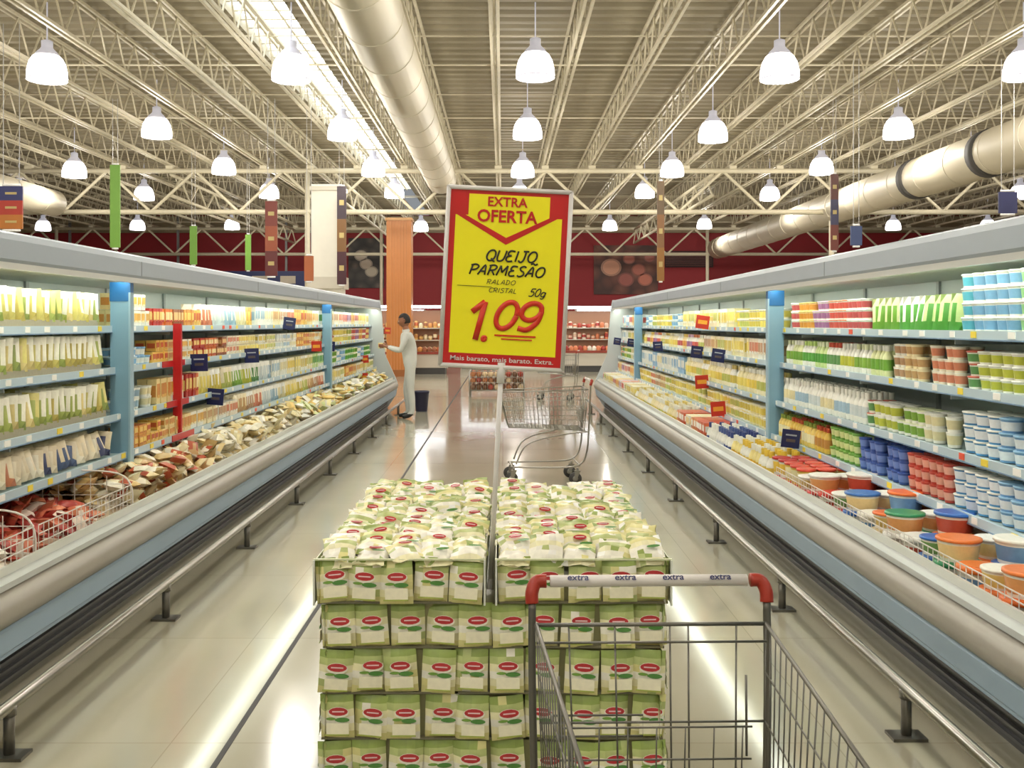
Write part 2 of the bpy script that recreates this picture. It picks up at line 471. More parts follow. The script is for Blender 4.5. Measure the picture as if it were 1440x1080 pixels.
for row,(d,zz) in enumerate([(.16,.435),(.34,.44),(.52,.445),(.70,.45)]):
    y=2.7 + row*.04
    while y<6.15:
        r=.078+.009*((k*7)%3); c_=cols[(k*3+row*4)%len(cols)]
        if y>5.35: c_=(196,50,40); r=.098
        h=.13+.025*((k*5)%3)+row*.012
        lb=var(C(*labs[(k*5+row)%len(labs)]),.1)
        tub(mb,f+d,y,zz,r,h,C(236,232,218),lb,C(*c_),20)
        mb.lathe(f+d,y,zz+h,[(r*.8,0),(r*.8,.002)],[C(*c_)],16)
        pts=[(f+d-r*.2,y+r*1.05*math.cos(t*math.pi/8),zz+h*.8-r*.45*math.sin(t*math.pi/8)) for t in range(9)]
        mb.tube(pts,.003,C(236,236,230),0,seg=4)
        if k%3!=1 and row<3: tub(mb,f+d,y,zz+h+.001,r*.92,h*.62,C(236,232,218),lb,C(*cols[(k+3)%len(cols)]) if y<5.3 else C(232,228,220),18)
        y+=2*r+.012; k+=1
well(6.2,6.95,'tub',[P((232,200,90),(236,228,180),(210,70,50)),P(wht,(226,190,70),(180,40,34))],.13,.12,2,4)
well(6.95,8.1,'bottle',[P(wht,(230,200,90),(226,190,70)),P((236,222,150),(224,180,60),wht)],.09,.25,1,5,3)
well(8.1,9.1,'bottle',[P(wht,(60,80,146),(60,76,134)),P(wht,(220,225,230),(80,100,156)),P(wht,wht,wht)],.09,.26,1,5)
well(9.1,10.6,'box',[P((206,100,64),wht,(190,70,50)),P((230,160,106),wht,(200,96,64)),P(wht,(220,190,120),cream)],.1,.12,2,5)
well(10.6,14,'bottle',pYC,.1,.26,1,4); well(14,18.4,'box',pYC+pMULTI,.12,.13,2,4)
mb.build('shelved_dairy_products',[M_PACK])

mb=MB(); f=2.0
def Lf(i,y0,y1,kind,pal,w,h,stack=1,rows=2,run=4,dpt=None):
    z,d=SHL[i]; fill(mb,-1,f,d,y0,y1,z,kind,pal,w,h,stack,rows,run,dpt=dpt)
for i in range(3):   # slim pouches standing in trays
    z,d=SHL[i]
    mb.box((-(f+d+.22),4.3,z+.02),(.40,3.6,.04),C(164,156,132))
    y=2.6
    while y<6.12:
        for r_ in range(3):
            cA=C(236,234,214) if R.random()<.75 else C(216,206,124)
            pouch(mb,(-(f+d+.05+r_*.11),y,z+.12+R.uniform(-.006,.006)),.088,.175,.045,var(cA,.08),var(R.choice([C(168,180,96),C(210,200,116),C(150,164,90),C(222,206,140),C(196,180,96)]),.1),yaw=.75+R.uniform(-.25,.25),tilt=-.16+R.uniform(-.12,.12),roll=R.uniform(-.1,.1))
        y+=.074
z,d=SHL[3]; y=2.6
while y<6.1:
    for r_ in range(3):
        pouch(mb,(-(f+d+.06+r_*.11),y,z+.085),.10,.15,.05,var(C(214,200,168),.2),R.choice([C(80,96,130),C(225,215,190),C(190,120,84),C(226,220,200),C(70,76,110)]),yaw=.8+R.uniform(-.4,.4),tilt=-.3+R.uniform(-.2,.2),roll=R.uniform(-.2,.2))
    y+=.08
Lf(0,6.4,7.0,'box',pLBL+pORG,.07,.11,2); Lf(0,7.0,8.2,'box',pORG+pREDX,.06,.13); Lf(0,8.2,10,'pouch',pORG+pCR+pWHT,.09,.18,1,2); Lf(0,10,13.5,'box',pWHT+pCR+pORG,.09,.19); Lf(0,13.8,18.4,'box',pMIX+pMULTI,.1,.2)
Lf(1,6.4,7.0,'tub',pLBL,.08,.06,2); Lf(1,7.0,8.9,'box',pREDX+pORG,.075,.08,2); Lf(1,8.9,13.5,'box',pWHT+pORG+pCR+pYC,.09,.085,2); Lf(1,13.8,18.4,'tub',pYC+pMULTI+pREDX,.1,.1,2)
Lf(2,6.4,7.0,'cup',pLBL+pWHT,.075,.07,2); Lf(2,7.0,8.0,'box',pORG+pREDX,.07,.18); Lf(2,8.0,10.5,'pouch',pGW+pWHT+pYC,.08,.18); Lf(2,10.5,13.5,'box',pGRN+pWHT+pYC,.09,.18); Lf(2,13.8,18.4,'tub',pLBL+pGRN,.1,.09,2)
Lf(3,6.4,7.3,'box',pLBL+pORG,.07,.07,2); Lf(3,7.3,9,'box',pORG+pCR+pWHT,.08,.13); Lf(3,9,13.5,'pouch',pWHT+pYC+pCR,.08,.16); Lf(3,13.8,18.4,'box',pYC+pORG,.1,.16)
mb.box((-(f+.40),7.35,1.15),(.06,.03,.86),C(190,30,34))
for i in (1,2,3): mb.box((-(f+SHL[i][1]-.012),7.35,SHL[i][0]-.014),(.006,.5,.044),C(190,30,34))
def heap(y0,y1,cols,n,size,zt=.60):
    for i in range(n):
        y=R.uniform(y0,y1); d=R.uniform(.13,.85)
        z=.46+ (d*.14) + R.uniform(0,zt-.5)
        c=C(*R.choice(cols)); c2=C(*R.choice(cols))
        s=size*R.uniform(.8,1.2)
        pouch(mb,(-(f+d),y,z),s,s*1.3,s*.5,var(c,.15),var(c2,.15),yaw=R.uniform(-3,3),tilt=R.uniform(.6,1.6),roll=R.uniform(-.5,.5))
mb.box((-(f+.48),(2.6+18.3)/2,.49),(.78,15.7,.06),C(200,180,150))
heap(2.8,4.35,[(206,104,54),(220,140,84),(200,96,60),(230,200,166),(230,222,210)],300,.10)
heap(4.45,5.5,[(164,52,44),(194,80,64),(218,134,98),(226,208,194),(206,110,80)],240,.09)
heap(5.65,7.4,[(214,184,124),(230,210,164),(200,160,110),(238,230,210),(232,220,184),(190,90,60)],520,.09,.70)
heap(7.4,10.4,[(236,230,210),(240,236,224),(228,216,172),(228,206,150)],760,.09,.72)
heap(10.4,18.2,[(236,232,220),(226,216,166),(238,236,228),(228,196,116),(200,208,150)],1000,.11,.70)
mb.build('shelved_chilled_products',[M_PACK])

# wire dividers in left well
mb=MB()
for y in (4.42,5.58):
    top=[(-2.08,y,.50),(-2.08,y,.66),(-2.16,y,.74),(-2.4,y,.76),(-2.85,y,.78),(-2.92,y,.6)]
    mb.tube(bow(top,4),.005,W,0,seg=6)
    for k in range(9):
        x=-2.13-.09*k; mb.tube([(x,y,.50),(x,y,.72+.006*k)],.0025,W,0,seg=4)
    for z in (.56,.62,.68): mb.tube([(-2.08,y,z),(-2.9,y,z)],.0025,W,0,seg=4)
for y0,y1 in ((2.8,4.4),(4.45,5.56)):
    for z in (.60,.64,.68): mb.tube([(-2.075,y0,z),(-2.075,y1,z)],.003,W,0,seg=4)
    y=y0
    while y<y1: mb.tube([(-2.075,y,.56),(-2.075,y,.68)],.002,W,0,seg=4); y+=.05
mb.build('wire_basket_divider',[M_WHITEPL])
mb=MB()
for z in (.60,.63): mb.tube([(1.815,2.6,z),(1.815,6.6,z)],.003,W,0,seg=4)
y=2.6
while y<6.6: mb.tube([(1.815,y,.56),(1.815,y,.63)],.002,W,0,seg=4); y+=.05
mb.build('wire_basket_front',[M_WHITEPL])

# shelf wobbler flags
mb=MB()
NV=C(28,36,84); RD=C(190,48,32)
def flag(px,py,X,col,s=.115):
    Y=abs(X)*1400/abs(px-707); z=1.58-(py-455)/1400*Y
    mb.M=Matrix.Translation((X,Y,z))@Matrix.Rotation(R.uniform(-.15,.15),4,'Y')
    mb.box((0,0,0),(s,.006,s),col)
    if col==NV:
        mb.box((0,-.004,s*.2),(s*.6,.002,s*.08),C(170,176,190)); mb.box((0,-.004,-s*.1),(s*.5,.002,s*.16),C(90,80,80))
    else:
        mb.box((0,-.004,s*.0),(s*.7,.002,s*.3),C(226,160,50))
    mb.tube([(0,0,s*.45),((.1 if X>0 else -.1),0,s*.5)],.004,W,1,seg=4)
    mb.M=None
for a in [(280,510,-2.37),(354,500,-2.37),(407,455,-2.37),(303,558,-2.37),(464,487,-2.37)]: flag(*a,NV,.135)
for a in [(445,487,-2.37),(513,505,-2.37),(512,530,-2.33),(430,575,-2.3),(545,465,-2.37)]: flag(*a,RD,.13)
for a in [(925,487,2.1),(980,495,2.12),(1010,500,2.12),(1112,617,2.05),(888,482,2.1),(868,480,2.1)]: flag(*a,NV,.13)
for a in [(988,453,2.12),(987,537,2.1),(1010,575,2.05)]: flag(*a,RD,.14)
mb.build('shelf_price_flags',[M_PACK,M_WHITEPL])

# ---------------------------------------------------------------- centre pallet of cheese packets
GT=C(148,166,86); GT2=C(184,194,126); GD=C(84,138,66); PC=C(236,230,188); PW=C(242,238,222); PR=C(186,52,56); PY=C(220,213,146)
def packet(mb, M, jit=0.0, top=False):
    old=mb.M; mb.M=M
    w,h,t=.094,(.121 if not top else .116),.03
    nx,nz=(4,6) if not top else (5,7); v=[];f=[];cc=[]
    for sgn in (-1,1):
        for j in range(nz+1):
            for i in range(nx+1):
                u=2*i/nx-1;q=2*j/nz-1
                bb=(1-u**4)*(1-q**4)
                e=R.uniform(-jit,jit)
                v.append((u*w/2+e*.4,sgn*(t/2*bb+.0008)+e,q*h/2+e*.4))
    n=(nx+1)*(nz+1)
    rowc=[PY,PC,PW,PC,GT2,GT] if not top else [PC,PW,PW,PW,PC,R.choice([GT2,PW,PY]),R.choice([PW,PY,GT,GT2])]
    for s_ in range(2):
        for j in range(nz):
            for i in range(nx):
                a=s_*n+j*(nx+1)+i; f.append((a,a+1,a+nx+2,a+nx+1)); 
                c=rowc[j]
                if top and R.random()<.18: c=R.choice([GT2,PY,GT,C(250,248,240)])
                if (not top) and R.random()<.08: c=R.choice([PY,GT2,PW])
                cc.append(var(c,.09))
    mb.add(v,f,cc,0,True)
    y=-t/2-.0022-jit
    k=R.uniform(-.003,.003)
    if top:
        if R.random()<.5:
            mb.ell((.006+k*3,y,.016),.020,.009,PR); mb.box((.006+k*3,y-.001,.016),(.026,.0006,.003),C(236,206,206))
        if R.random()<.4: mb.ell((.018,y-.0008,-.007),.019,.0055,GD)
    else:
        mb.ell((.006+k,y,.014),.030,.0155,PW)
        mb.ell((.006+k,y-.0006,.0165),.027,.0115,PR)
        mb.box((.006+k,y-.001,.0165),(.034,.0006,.0035),C(236,206,206))
        mb.ell((.018,y-.0008,-.006),.021,.0065,GD)
        mb.ell((-.014,y-.0006,-.003),.014,.004,C(120,160,70))
        mb.box((.004,y,-.030),(.064,.0008,.03),C(242,236,208))
        mb.box((.002,y-.0008,-.047),(.07,.0008,.004),C(168,178,84))
    mb.M=old
mb=MB()
X0,X1,Yf0,Yb0=-.524,.468,2.75,3.96
gapc=-.034
T4=lambda x,y,z,yaw=0,tl=0,ro=0: Matrix.Translation((x,y,z))@Matrix.Rotation(yaw,4,'Z')@Matrix.Rotation(tl,4,'X')@Matrix.Rotation(ro,4,'Y')
nl=6; lh=.127; ztop=.93
TRAY=C(116,112,88)
for L in range(nl):
    zt_=ztop-L*lh; z0=zt_-lh
    ins=.0 if L==0 else .006+R.uniform(0,.008)
    sh=R.uniform(-.006,.006) if L else 0
    a,b_,c_,d_=X0+ins+sh,X1-ins+sh,Yf0+ins,Yb0-ins
    gl=gapc if L==0 else gapc+(.10 if L%2 else -.10)
    for hi,(xa,xb) in enumerate([(a,gapc-.013),(gapc+.013,b_)]):
        if L>0:
            if hi==0: xb=gl
            else: xa=gl
        hcore=lh-.006 if L>0 else lh-.05
        mb.box(((xa+xb)/2,(c_+d_)/2,z0+.003),(xb-xa-.02,d_-c_-.02,.006),TRAY)
        mb.box(((xa+xb)/2,(c_+d_)/2,z0+hcore/2),(xb-xa-.055,d_-c_-.055,hcore),C(142,140,96))
        if L==0:
            for xx in (xa+.002,xb-.002):
                mb.box((xx,(c_+d_)/2,z0+.06),(.003,d_-c_,.118),C(206,208,180))
            for xx in (xa+.003,xb-.003): mb.box((xx,c_-.004,z0+.062),(.005,.008,.124),C(220,222,212))
            mb.box(((xa+xb)/2,c_+.005,zt_-.003),(xb-xa,.010,.004),C(206,210,170))
        n=int(round((xb-xa)/.0935)); st=(xb-xa)/n
        for i in range(n):
            for yy,yaw in ((c_+.017,0),(d_-.017,math.pi)):
                packet(mb,T4(xa+st*(i+.5)+R.uniform(-.010,.010),yy+R.uniform(-.009,.006),z0+.0635+R.uniform(-.002,.003),yaw+R.uniform(-.16,.16),R.uniform(-.08,.02),R.uniform(-.07,.07)),.0009)
        n=int(round((d_-c_)/.095)); st=(d_-c_)/n
        for i in range(n):
            if hi==0: packet(mb,T4(xa+.02,c_+st*(i+.5),z0+.063,-math.pi/2+R.uniform(-.06,.06)))
            else: packet(mb,T4(xb-.02,c_+st*(i+.5),z0+.063,math.pi/2+R.uniform(-.06,.06)))
for (xa,xb) in ((X0+.02,gapc-.022),(gapc+.022,X1-.02)):
    n=5; st=(xb-xa)/n
    for i in range(n):
        y=Yf0+.055
        while y<Yb0-.04:
            tl=-1.16+R.uniform(-.3,.3)
            packet(mb,T4(xa+st*(i+.5)+R.uniform(-.006,.006),y,ztop-.002+R.uniform(-.008,.014),R.uniform(-.3,.3),tl,R.uniform(-.22,.22)),.006,True)
            y+=.06
WD=C(150,118,78)
for k in range(7): mb.box((-.028,Yf0+.06+k*.185,.151),(.98,.1,.018),WD)
for xx in (-.46,-.03,.40):
    for yy in (Yf0+.08,Yf0+.6,Yb0-.08): mb.box((xx,yy,.085),(.1,.12,.11),WD)
    mb.box((xx,(Yf0+Yb0)/2,.015),(.1,1.2,.03),WD)
mb.build('pallet_of_cheese_packets',[M_PACK])

# ---------------------------------------------------------------- sign
sg=bpy.data.objects.new('price_sign',None); scn.collection.objects.link(sg)
sg.location=(-.037,2.90,.807); sg.rotation_euler=(0,math.radians(2.9),0)
M_Y=mat('sign_yellow',(240,230,30),0.3,var=.02); M_R=mat('sign_red',(190,28,32),0.3,var=.03); M_K=mat('marker_black',(20,18,16),0.5)
M_R2=mat('marker_red',(206,46,14),0.4); M_FR=mat('frame_white',(214,210,206),0.35)
M_NV=mat('navy_print',(30,36,90),0.4)
mb=MB()
mb.tube([(0,0,0),(0,0,.66)],.0075,W,0,seg=10)
mb.lathe(0,0,0,[(.010,0),(.010,.01),(.009,.03)],[W]*2,12,0)
mb.tube([(0,0,.60),(0,0,.66)],.012,W,0,seg=10)
cz=.905; w,h=.368,.53
mb.M=Matrix.Translation((0,0,cz))
mb.box((0,.004,0),(w,.01,h),W,0)
for s_ in (-1,1):
    mb.tube([(s_*(w/2-.006),-.004,-h/2+.006),(s_*(w/2-.006),-.004,h/2-.006)],.007,W,0,seg=8)
    mb.tube([(-w/2+.006,-.004,s_*(h/2-.006)),(w/2-.006,-.004,s_*(h/2-.006))],.007,W,0,seg=8)
mb.box((0,-.002,0),(w-.024,.004,h-.024),W,1)
def poly(pts,y,m): mb.add([(x,y,z) for x,z in pts],[tuple(range(len(pts)))],W,m)
poly([(-.155,-.222),(.155,-.222),(.155,.242-.0),(-.155,.242)],-.0046,2)
poly([(-.163,.18),(-.163,.246),(-.118,.246),(-.118,.18)],-.0052,1)
poly([(.118,.18),(.118,.246),(.163,.246),(.163,.18)],-.0052,1)
poly([(-.155,.165),(-.118,.165),(-.118,.19),(-.155,.19)],-.005,2); poly([(.118,.165),(.155,.165),(.155,.19),(.118,.19)],-.005,2)
poly([(-.155,.182),(-.13,.182),(-.005,.118),(.12,.182),(.145,.182),(-.005,.098)],-.0054,1)
mb.M=None
mb.build('board',[M_FR,M_R,M_Y],parent=sg)
def text(parent,name,body,cx,y,cz_,w,h,m,shear=0,off=0,rot=(math.pi/2,0,0),ang=0):
    cu=bpy.data.curves.new(name,'FONT'); cu.body=body; cu.size=1; cu.shear=shear; cu.offset=off
    cu.materials.append(m); cu.resolution_u=3
    o=bpy.data.objects.new(name,cu); scn.collection.objects.link(o); bpy.context.view_layer.update()
    bb=o.bound_box; xs=[p[0] for p in bb]; ys_=[p[1] for p in bb]
    dx=max(xs)-min(xs); dy=max(ys_)-min(ys_); sx=w/dx; sy=h/dy
    o.parent=parent; o.scale=(sx,sy,1)
    mx_,my_=(max(xs)+min(xs))/2*sx,(max(ys_)+min(ys_))/2*sy
    Mr=Matrix.Rotation(ang,4,'Y')@Matrix.Rotation(rot[2],4,'Z')@Matrix.Rotation(rot[0],4,'X')
    o.rotation_euler=Mr.to_euler()
    off_=Mr@Vector((mx_,my_,0)); o.location=Vector((cx,y,cz_))-off_
    return o
def ts(n,b_,x,z,w_,h_,m,sh=0,off=0,ang=0): return text(sg,n,b_,x,-.0064,cz+z,w_,h_,m,sh,off,ang=ang)
ts('text_extra','EXTRA',-.005,.222,.115,.028,M_R,0,.02)
ts('text_oferta','OFERTA',-.004,.180,.175,.037,M_R,0,.026)
def strokes(name, glyphs, x0, z0, h, m, r, slant=.3, gap=.17, wide=1.0):
    mb=MB(); x=x0
    for g in glyphs:
        segs,wd=g
        for sgm in segs:
            pts=[(x+(px*wide+slant*pz)*h,-.0075,z0+pz*h) for px,pz in sgm]
            P_=bow(pts,4) if len(pts)>2 else [Vector(p) for p in pts]
            mb.tube(P_,r,W,0,seg=6)
        x+=(wd*wide+gap)*h
    mb.v=[(a,-.0068+(b+.0075)*.12,c) for a,b,c in mb.v]
    mb.build(name,[m],parent=sg)
    return x
circ=lambda w_,a0=0,a1=1,n=10,cx=None,cz_=.5,rz=.5: [((w_/2 if cx is None else cx)+w_/2*math.cos(2*math.pi*(a0+(a1-a0)*k/n)),cz_+rz*math.sin(2*math.pi*(a0+(a1-a0)*k/n))) for k in range(n+1)]
G={
'Q':([circ(.75),[(.45,.25),(.6,.05),(.85,-.1)]],.8),
'U':([[(0,1),(0,.4),(.12,.05),(.35,0),(.58,.15),(.65,.6),(.65,1)]],.68),
'E':([[(.6,.95),(.2,1),(.05,.8),(.1,.6),(.4,.54)],[(.35,.54),(.05,.45),(0,.2),(.2,0),(.6,.05)]],.62),
'I':([[(.1,1),(.1,0)]],.2),
'J':([[(.45,1),(.45,.3),(.35,.02),(.15,-.02),(0,.15)],[(.2,1),(.7,1)]],.62),
'O':([circ(.75)],.78),
'P':([[(.05,1),(.05,0)],[(-.1,.92),(.3,1.02),(.62,.85),(.5,.55),(.05,.45)]],.62),
'A':([[(0,0),(.4,1),(.65,0)],[(.08,.35),(.62,.35)]],.7),
'R':([[(.05,1),(.05,0)],[(-.1,.92),(.3,1.02),(.62,.85),(.5,.55),(.05,.48)],[(.25,.5),(.65,0)]],.66),
'M':([[(0,0),(.12,1)],[(.12,1),(.42,.3)],[(.42,.3),(.75,1)],[(.75,1),(.85,0)]],.9),
'S':([[(.6,.9),(.35,1.02),(.08,.85),(.2,.6),(.5,.42),(.55,.15),(.25,-.02),(0,.1)]],.6),
'a':([[(0,0),(.4,1),(.65,0)],[(.08,.35),(.62,.35)],[(.1,1.25),(.3,1.35),(.5,1.22),(.7,1.33)]],.7),
'L':([[(.05,1),(.05,0)],[(.05,0),(.5,.03)]],.5),
'D':([[(.05,1),(.05,0)],[(-.08,1),(.35,.95),(.62,.55),(.4,.1),(-.05,0)]],.66),
'C':([circ(.8,.1,.88)],.62),
'T':([[(.3,1),(.3,0)],[(-.05,1),(.65,1)]],.55),
'5':([[(.6,1),(.15,1)],[(.15,1),(.1,.6),(.4,.62),(.58,.35),(.4,.02),(0,.05)]],.6),
'0':([circ(.6)],.62),
'g':([circ(.5,cz_=.3,rz=.3),[(.5,.6),(.5,-.1),(.3,-.3),(.05,-.2)]],.5),
'1':([[(-.05,.72),(.22,1)],[(.22,1),(.22,0)]],.35),
'9':([circ(.6,cz_=.68,rz=.32),[(.6,.7),(.58,.3),(.35,0),(.05,.05)]],.65),
'.':([circ(.12,cx=.05,cz_=.05,rz=.06,n=6)],.15),
' ':([],.3)}
L_=lambda s: [G[c] for c in s]
strokes('lettering_queijo',L_('QUEIJO'),-.062,cz+.050,.031,M_K,.0029,.3,.16,1.05)
strokes('lettering_parmesao',L_('PARMESaO'),-.108,cz+.008,.029,M_K,.0028,.35,.2,1.08)
strokes('lettering_ralado',L_('RALADO'),-.055,cz-.018,.013,M_K,.0010,.3,.3,1.2)
strokes('lettering_cristal',L_('CRISTAL'),-.048,cz-.042,.013,M_K,.0010,.3,.25,1.2)
strokes('lettering_weight',L_('50g'),.068,cz-.048,.022,M_K,.0018,.4)
strokes('lettering_price_units',L_('1'),-.105,cz-.182,.112,M_R2,.0095,.22)
strokes('lettering_price_point',L_('.'),-.060,cz-.182,.09,M_R2,.0055,.18)
strokes('lettering_price_cents',L_('09'),-.032,cz-.146,.078,M_R2,.0086,.32,.12,1.2)
ts('text_slogan','Mais barato, mais barato. Extra.',0,-.238,.30,.016,M_FR,0,.012)
mb=MB()
mb.box((-.09,-.0062,cz-.026),(.10,.001,.0012),W,0)
mb.box((.035,-.0062,cz-.166),(.12,.001,.005),W,1); mb.box((.04,-.0062,cz-.176),(.09,.001,.0035),W,1)
mb.build('underlines',[M_K,M_R2],parent=sg)

# ---------------------------------------------------------------- shopping cart
def cart(name, loc, yaw, full=True):
    root=bpy.data.objects.new(name,None); scn.collection.objects.link(root)
    root.location=loc; root.rotation_euler=(0,0,yaw)
    hw=.255
    mb=MB()
    mb.tube([(-hw+.04,0,1.02),(hw-.04,0,1.02)],.0125,W,2,seg=12)
    for s_ in (-1,1):
        el=bow([(s_*(hw-.032),0,1.02),(s_*(hw-.010),0,1.018),(s_*hw,.008,.998),(s_*hw,.014,.975)],5)
        mb.tube(el,.0145,W,1,seg=12)
        fr=bow([(s_*hw,.014,.98),(s_*hw,.02,.8),(s_*hw*.98,.03,.55),(s_*hw*.96,.05,.32),(s_*hw*.95,.12,.2),(s_*hw*.9,.3,.17),(s_*hw*.72,.80,.17)],6)
        mb.tube(fr,.0085,W,0,seg=10)
        mb.tube(bow([(s_*hw*.97,.04,.52),(s_*hw*.95,.25,.50),(s_*hw*.8,.62,.40),(s_*hw*.75,.74,.2)],5),.008,W,0,seg=8)
        for (cy,cx) in ((.14,.94),(.76,.74)):
            x=s_*hw*cx
            mb.tube([(x,cy,.17),(x,cy,.135)],.012,W,0,seg=8)
            for q in (-1,1): 
                mb.add([(x+q*.018,cy-.028,.14),(x+q*.018,cy+.028,.14),(x+q*.018,cy+.035,.055),(x+q*.018,cy+.01,.05)],[(0,1,2,3)],W,0)
            mb.box((x,cy,.14),(.04,.06,.006),W,0)
            mb.tube([(x-.014,cy+.022,.062),(x+.014,cy+.022,.062)],.062,W,3,seg=20)
            mb.tube([(x-.016,cy+.022,.062),(x+.016,cy+.022,.062)],.028,W,0,seg=12)
    mb.tube([(-hw*.95,.12,.19),(hw*.95,.12,.19)],.009,W,0,seg=8)
    mb.tube([(-hw*.74,.78,.17),(hw*.74,.78,.17)],.009,W,0,seg=8)
    def top(s_,t): return Vector((s_*(hw-.008-.045*t),.035+.86*t,.935-.03*t))
    def bot(s_,t): return Vector((s_*(hw-.022-.047*t),.07+.74*t,.53+.03*t))
    r1,r2=.0044,.0017
    if not full: r1,r2=.006,.0028
    for s_ in (-1,1):
        mb.tube([top(s_,0),top(s_,1)],r1,W,0,seg=8)
        for q in (.25,.5,.75):
            mb.tube([top(s_,0).lerp(bot(s_,0),q),top(s_,1).lerp(bot(s_,1),q)],r2*1.2,W,0,seg=5)
        mb.tube([bot(s_,0),bot(s_,1)],r1*.8,W,0,seg=8)
        n=20
        for k in range(n+1): mb.tube([top(s_,k/n),bot(s_,k/n)],r2,W,0,seg=5)
    mb.tube([top(-1,1),top(1,1)],r1,W,0,seg=8); mb.tube([bot(-1,1),bot(1,1)],r1,W,0,seg=8)
    for k in range(11):
        q=k/10
        mb.tube([top(-1,1).lerp(top(1,1),q),bot(-1,1).lerp(bot(1,1),q)],r2,W,0,seg=5)
        mb.tube([bot(-1,0).lerp(bot(1,0),q),bot(-1,1).lerp(bot(1,1),q)],r2,W,0,seg=5)
    for q in (.15,.5,.8): mb.tube([top(-1,1).lerp(bot(-1,1),q),top(1,1).lerp(bot(1,1),q)],r2,W,0,seg=5)
    for k in range(14): mb.tube([bot(-1,k/13),bot(1,k/13)],r2,W,0,seg=5)
    mb.tube([top(-1,0),top(1,0)],r1,W,0,seg=8)
    a,b_=top(-1,0)+Vector((0,.01,-.035)),top(1,0)+Vector((0,.01,-.035))
    mb.tube([a,b_],r2*1.6,W,0,seg=6)
    mb.tube([bot(-1,0),bot(1,0)],r1,W,0,seg=8)
    for q in (.13,.34,.42,.66,.86):
        p=top(-1,0).lerp(top(1,0),q); r_=bot(-1,0).lerp(bot(1,0),q); mb.tube([p,r_],r2*1.3,W,0,seg=6)
    for zq in (.5,.78): 
        mb.tube([top(-1,0).lerp(bot(-1,0),zq),top(1,0).lerp(bot(1,0),zq)],r2*1.5,W,0,seg=6)
    mb.tube([(.02,.045,.745),(.21,.045,.745),(.21,.045,.70),(.02,.045,.70)],r2*1.4,W,0,seg=6,closed=True)
    for s_ in (-1,1):
        mb.tube([(s_*.2,.05,.83),(s_*.2,.055,.66)],r2*1.6,W,0,seg=6)
    for k in range(7):
        x=-.18+.06*k; mb.tube([(x,.085,.60),(x,.10,.74)],r2,W,0,seg=5)
    for z in (.60,.67,.74): mb.tube([(-.20,.085+(z-.6)*.1,z),(.20,.085+(z-.6)*.1,z)],r2*1.3,W,0,seg=6)
    mb.build('frame_and_basket',[M_STEEL if full else M_CHROME,M_REDPL,M_WHITEPL,M_RUBBER],parent=root)
    if full:
        for i,x in enumerate((-.155,-.052,.052,.155)):
            text(root,'handle_print_%d'%(i+1),'extra',x,.0095,1.0294,.046,.013,M_NV,.1,.02,rot=(math.radians(90-45),0,math.pi))
    return root
cart('shopping_cart',(.318,2.17,0),math.pi+math.radians(1.3))
cart('shopping_cart',(.86,10.0,0),math.radians(93),False)
cart('shopping_cart',(1.55,20.5,0),math.radians(80),False)

